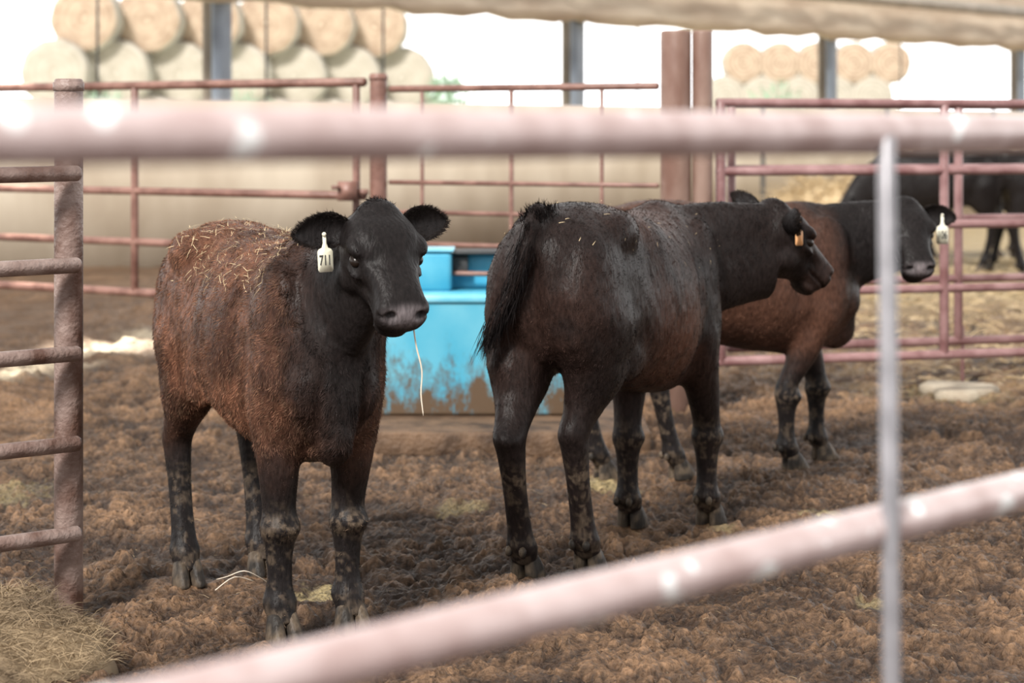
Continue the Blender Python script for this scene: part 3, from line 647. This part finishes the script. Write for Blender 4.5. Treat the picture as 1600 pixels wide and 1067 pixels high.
for t in ts:
    c=colp(t)-nv*.30; s=.035*math.sin(t*21)+.03*math.sin(t*47+1)
    prof=[(-.02,4.3),(-.03,3.6),(-.05,3.2),(-.12+s,3.0),(-.16+s,2.85),(-.10,2.74+s*.7),(.0,2.72+s*.7),(.05,2.85),(.04,3.2),(.03,4.3)]
    rr.append([(*(c+nv*w),z) for w,z in prof])
g.rings(rr); me=g.mesh('side_curtain'); me.materials.append(M_cur); o=link(bpy.data.objects.new('side_curtain',me)); info(o,'tan fabric side curtain rolled up under the eave','curtain')
a2=colp(-1.3);b2=colp(5)
o=prism('eave_beam',a2,b2,-.60,-.50,3.25,3.42,None,M_colt); info(o,'tan steel eave beam above the rolled curtain','beam')
M_cable=mat('dark_cable',(.05,.05,.05),(.1,.1,.1),scale=5,rough=.5)
for px_ in (-.22,.17,.48,1.3,1.55,2.45):
    c=colp(px_)+nv*.25; e=pipe('curtain_cable',(*c,.3),(*c,4.3),.014,None,M_cable,n=8); info(e,'thin dark steel cable strung up the barn opening','cable','curtain cables')
c0=colp(1.42)-nv*1.3; c1_=colp(4.6)-nv*1.3
e=empty('pipe_fence',(c0[0],c0[1],0)); pipe('rail',(*c0,1.72),(*c1_,1.72),.03,e,M_cable)
for t in np.linspace(0,1,7): q=c0+(c1_-c0)*t; pipe('upright',(*q,-.05),(*q,1.74),.03,e,M_cable,n=8)
rebase(e); info(e,'thin dark pipe fence in front of the low wall','fence')

M_out=mat('sunlit_grass',(.45,.50,.35),(.85,.84,.72),scale=.4,rough=.9)
q=[colp(-3)+nv*.3,colp(12)+nv*.3,colp(12)+nv*120,colp(-3)+nv*160]; g=Geo(); g.rings([[(*c,z) for c in q] for z in (.3,.6)])
o=link(bpy.data.objects.new('ground_outside',g.mesh('ground_outside',False))); o.data.materials.append(M_out); o['kind']='structure'; o['label']='bright grassy yard outside the barn'
def bale_mat(name,ca,cb):
    m,N,L,B_=nt(name)
    tc=N.new('ShaderNodeTexCoord'); mp=N.new('ShaderNodeMapping'); L.new(tc.outputs['Object'],mp.inputs[0]); mp.inputs['Scale'].default_value=(1,.0,1)
    wv=N.new('ShaderNodeTexWave'); wv.wave_type='RINGS'; wv.rings_direction='SPHERICAL'; wv.inputs['Scale'].default_value=2.0; wv.inputs['Distortion'].default_value=4; wv.inputs['Detail'].default_value=4; L.new(mp.outputs[0],wv.inputs['Vector'])
    no=N.new('ShaderNodeTexNoise'); no.inputs['Scale'].default_value=4; no.inputs['Detail'].default_value=7; L.new(tc.outputs['Object'],no.inputs['Vector'])
    mx=N.new('ShaderNodeMix'); mx.data_type='FLOAT'; mx.inputs[0].default_value=.7; L.new(wv.outputs['Fac'],mx.inputs[2]); L.new(no.outputs['Fac'],mx.inputs[3])
    r=N.new('ShaderNodeValToRGB'); r.color_ramp.elements[0].position=.3; r.color_ramp.elements[1].position=.7; r.color_ramp.elements[0].color=(*ca,1); r.color_ramp.elements[1].color=(*cb,1)
    L.new(mx.outputs[0],r.inputs[0]); L.new(r.outputs[0],B_.inputs['Base Color']); B_.inputs['Roughness'].default_value=.9; return m
M_bale=bale_mat('hay_bale',(.34,.235,.165),(.58,.455,.34)); M_balep=bale_mat('weathered_bale',(.38,.335,.27),(.53,.485,.41))
M_wrap=mat('pale_bale_wrap',(.36,.34,.29),(.52,.49,.43),scale=2,rough=.7)
def bale_mesh(rad,ln,face):
    g=Geo(); a=np.linspace(0,2*np.pi,48,endpoint=False); R=[]
    for y,s in ((-.5,.02),(-.505,.3),(-.50,.6),(-.49,.85),(-.46,.96),(-.40,1.0),(-.2,1.01),(0,.995),(.2,1.01),(.4,1.0),(.46,.96),(.5,.8),(.5,.02)):
        w=1+.012*np.sin(a*5+y*9)+.01*np.sin(a*11)
        R.append(np.c_[rad*s*w*np.cos(a),np.full(48,y*ln),rad*s*w*np.sin(a)])
    g.rings(R); me=g.mesh('hay_bale'); me.materials.append(face); me.materials.append(M_wrap)
    for p_ in me.polygons:
        if abs(p_.normal.y)<.6: p_.material_index=1
    return me
bmA=bale_mesh(.82,1.2,M_bale); bmB=bale_mesh(.82,1.2,M_balep)
def bale(x,y,z,grp,lab,me,s=1):
    o=link(bpy.data.objects.new('hay_bale',me)); o.location=(x,y,z)
    o.rotation_euler=(0,random.uniform(0,6.2),0); o.scale=(s,s,s); info(o,lab,'hay bale',grp)
TOP=[(138,51),(236,51.8),(330,52.6),(420,53.4),(506,54.2),(588,55.0)]
MID=[(92,50.6),(188,51.4),(284,52.2),(376,53),(463,53.8),(547,54.6),(630,55.4)]
for px,d in TOP:
    bale((px-800)*d/3300,d,4.05,'stacked round bales outside','tan round hay bale stacked on top of the outdoor row',bmA)
    bale((px-800)*d/3300,d,1.42,'stacked round bales outside','pale round hay bale in the bottom of the outdoor stack',bmB)
for px,d in MID:
    bale((px-800)*d/3300,d,2.73,'stacked round bales outside','pale round hay bale in the middle of the outdoor stack',bmB)
bale((668-800)*55.8/3300,55.8,1.42,'stacked round bales outside','pale round hay bale in the bottom of the outdoor stack',bmB)
for row,(z,x0,k) in enumerate(((1.42,1105,6),(2.73,1132,5),(4.05,1160,5))):
    for j in range(k): bale((x0+j*57-800)*84/3300,84,z,'distant round bales outside','distant sunlit round hay bale in a stack',bmA if row==2 else bmB,1.02)
M_leaf=mat('leaf_green',(.22,.36,.24),(.42,.56,.40),scale=3,rough=.6)
for px,d,zc,r_ in [(696,46,2.2,.32),(706,45,1.7,.5),(1215,43,1.7,.5),(150,40,1.6,.45),(390,42,1.6,.45)]:
    k=300; v=rng.normal(0,1,(k,3)); v/=np.linalg.norm(v,axis=1)[:,None]; P=v*r_*rng.uniform(.2,1.2,(k,1)); D=v+np.array([0,0,.6]); D/=np.linalg.norm(D,axis=1)[:,None]
    S=np.cross(D,rng.normal(0,1,(k,3))); S/=np.linalg.norm(S,axis=1)[:,None]; me=blades('leaves',P+[0,0,zc-.6],D,S,rng.uniform(.1,.3,k),.022); me.materials.append(M_leaf)
    e=empty('weed_bush',((px-800)*d/3300,d,.6)); link(bpy.data.objects.new('leaves',me),e)['kind']='stuff'
    g=Geo(); g.tube([(0,0,0),(.02,0,zc-.6)],[.03,.01],n=6); o=link(bpy.data.objects.new('stem',g.mesh('stem')),e); o.data.materials.append(M_leaf); info(e,'green weeds growing outside by the barn wall','weeds')

# ------------------------------------------------------------------ LIGHT
w=bpy.data.worlds.new('World'); scene.world=w; w.use_nodes=True; N=w.node_tree.nodes; L=w.node_tree.links; bg=N['Background']
tc=N.new('ShaderNodeTexCoord'); sx=N.new('ShaderNodeSeparateXYZ'); L.new(tc.outputs['Generated'],sx.inputs[0])
r=N.new('ShaderNodeValToRGB'); cr=r.color_ramp; cr.elements[0].position=.0; cr.elements[0].color=(.10,.08,.06,1); cr.elements[1].position=1; cr.elements[1].color=(.33,.325,.32,1)
for p_,c_ in ((.49,(.15,.12,.1)),(.50,(1,1,1)),(.59,(1,.995,.98)),(.68,(.38,.37,.365))):
    e_=cr.elements.new(p_); e_.color=(*c_,1)
mr=N.new('ShaderNodeMapRange'); mr.inputs[1].default_value=-1; mr.inputs[2].default_value=1; L.new(sx.outputs['Z'],mr.inputs[0]); L.new(mr.outputs[0],r.inputs[0])
my=N.new('ShaderNodeMapRange'); my.inputs[1].default_value=-.8; my.inputs[2].default_value=.6; my.inputs[3].default_value=.40; my.inputs[4].default_value=1.0; L.new(sx.outputs['Y'],my.inputs[0])
mv=N.new('ShaderNodeVectorMath'); mv.operation='SCALE'; L.new(r.outputs[0],mv.inputs[0]); L.new(my.outputs[0],mv.inputs['Scale']); L.new(mv.outputs[0],bg.inputs['Color']); bg.inputs['Strength'].default_value=3.1
def lamp(name,typ,loc,target,energy,**k):
    l_=bpy.data.lights.new(name,typ); l_.energy=energy
    for a_,b_ in k.items(): setattr(l_,a_,b_)
    o=bpy.data.objects.new(name,l_); o.location=loc; o.rotation_euler=(Vector(target)-Vector(loc)).to_track_quat('-Z','Y').to_euler(); return link(o)
lamp('sun','SUN',(-5,-4,10),(0,7,0),5.4,angle=math.radians(12),color=(1,.96,.91))
lamp('sun_shaft','SPOT',(-2.2,15.5,5),(-2.45,13.2,0),7000,spot_size=math.radians(11),spot_blend=.5,shadow_soft_size=.1,color=(1,.93,.8))
lamp('sun_shaft','SPOT',(-3.2,13.4,5),(-2.85,11.9,0),5000,spot_size=math.radians(7),spot_blend=.5,shadow_soft_size=.1,color=(1,.93,.8))

# ------------------------------------------------------------------ CAMERA
cam=bpy.data.cameras.new('camera'); co=link(bpy.data.objects.new('camera',cam)); co.location=(0,0,1.35); co.rotation_euler=(math.pi/2,0,0)
cam.sensor_width=36; cam.lens=74.25; cam.shift_y=-.2053; cam.clip_end=500
cam.dof.use_dof=True; cam.dof.focus_distance=5.8; cam.dof.aperture_fstop=3.2
scene.camera=co
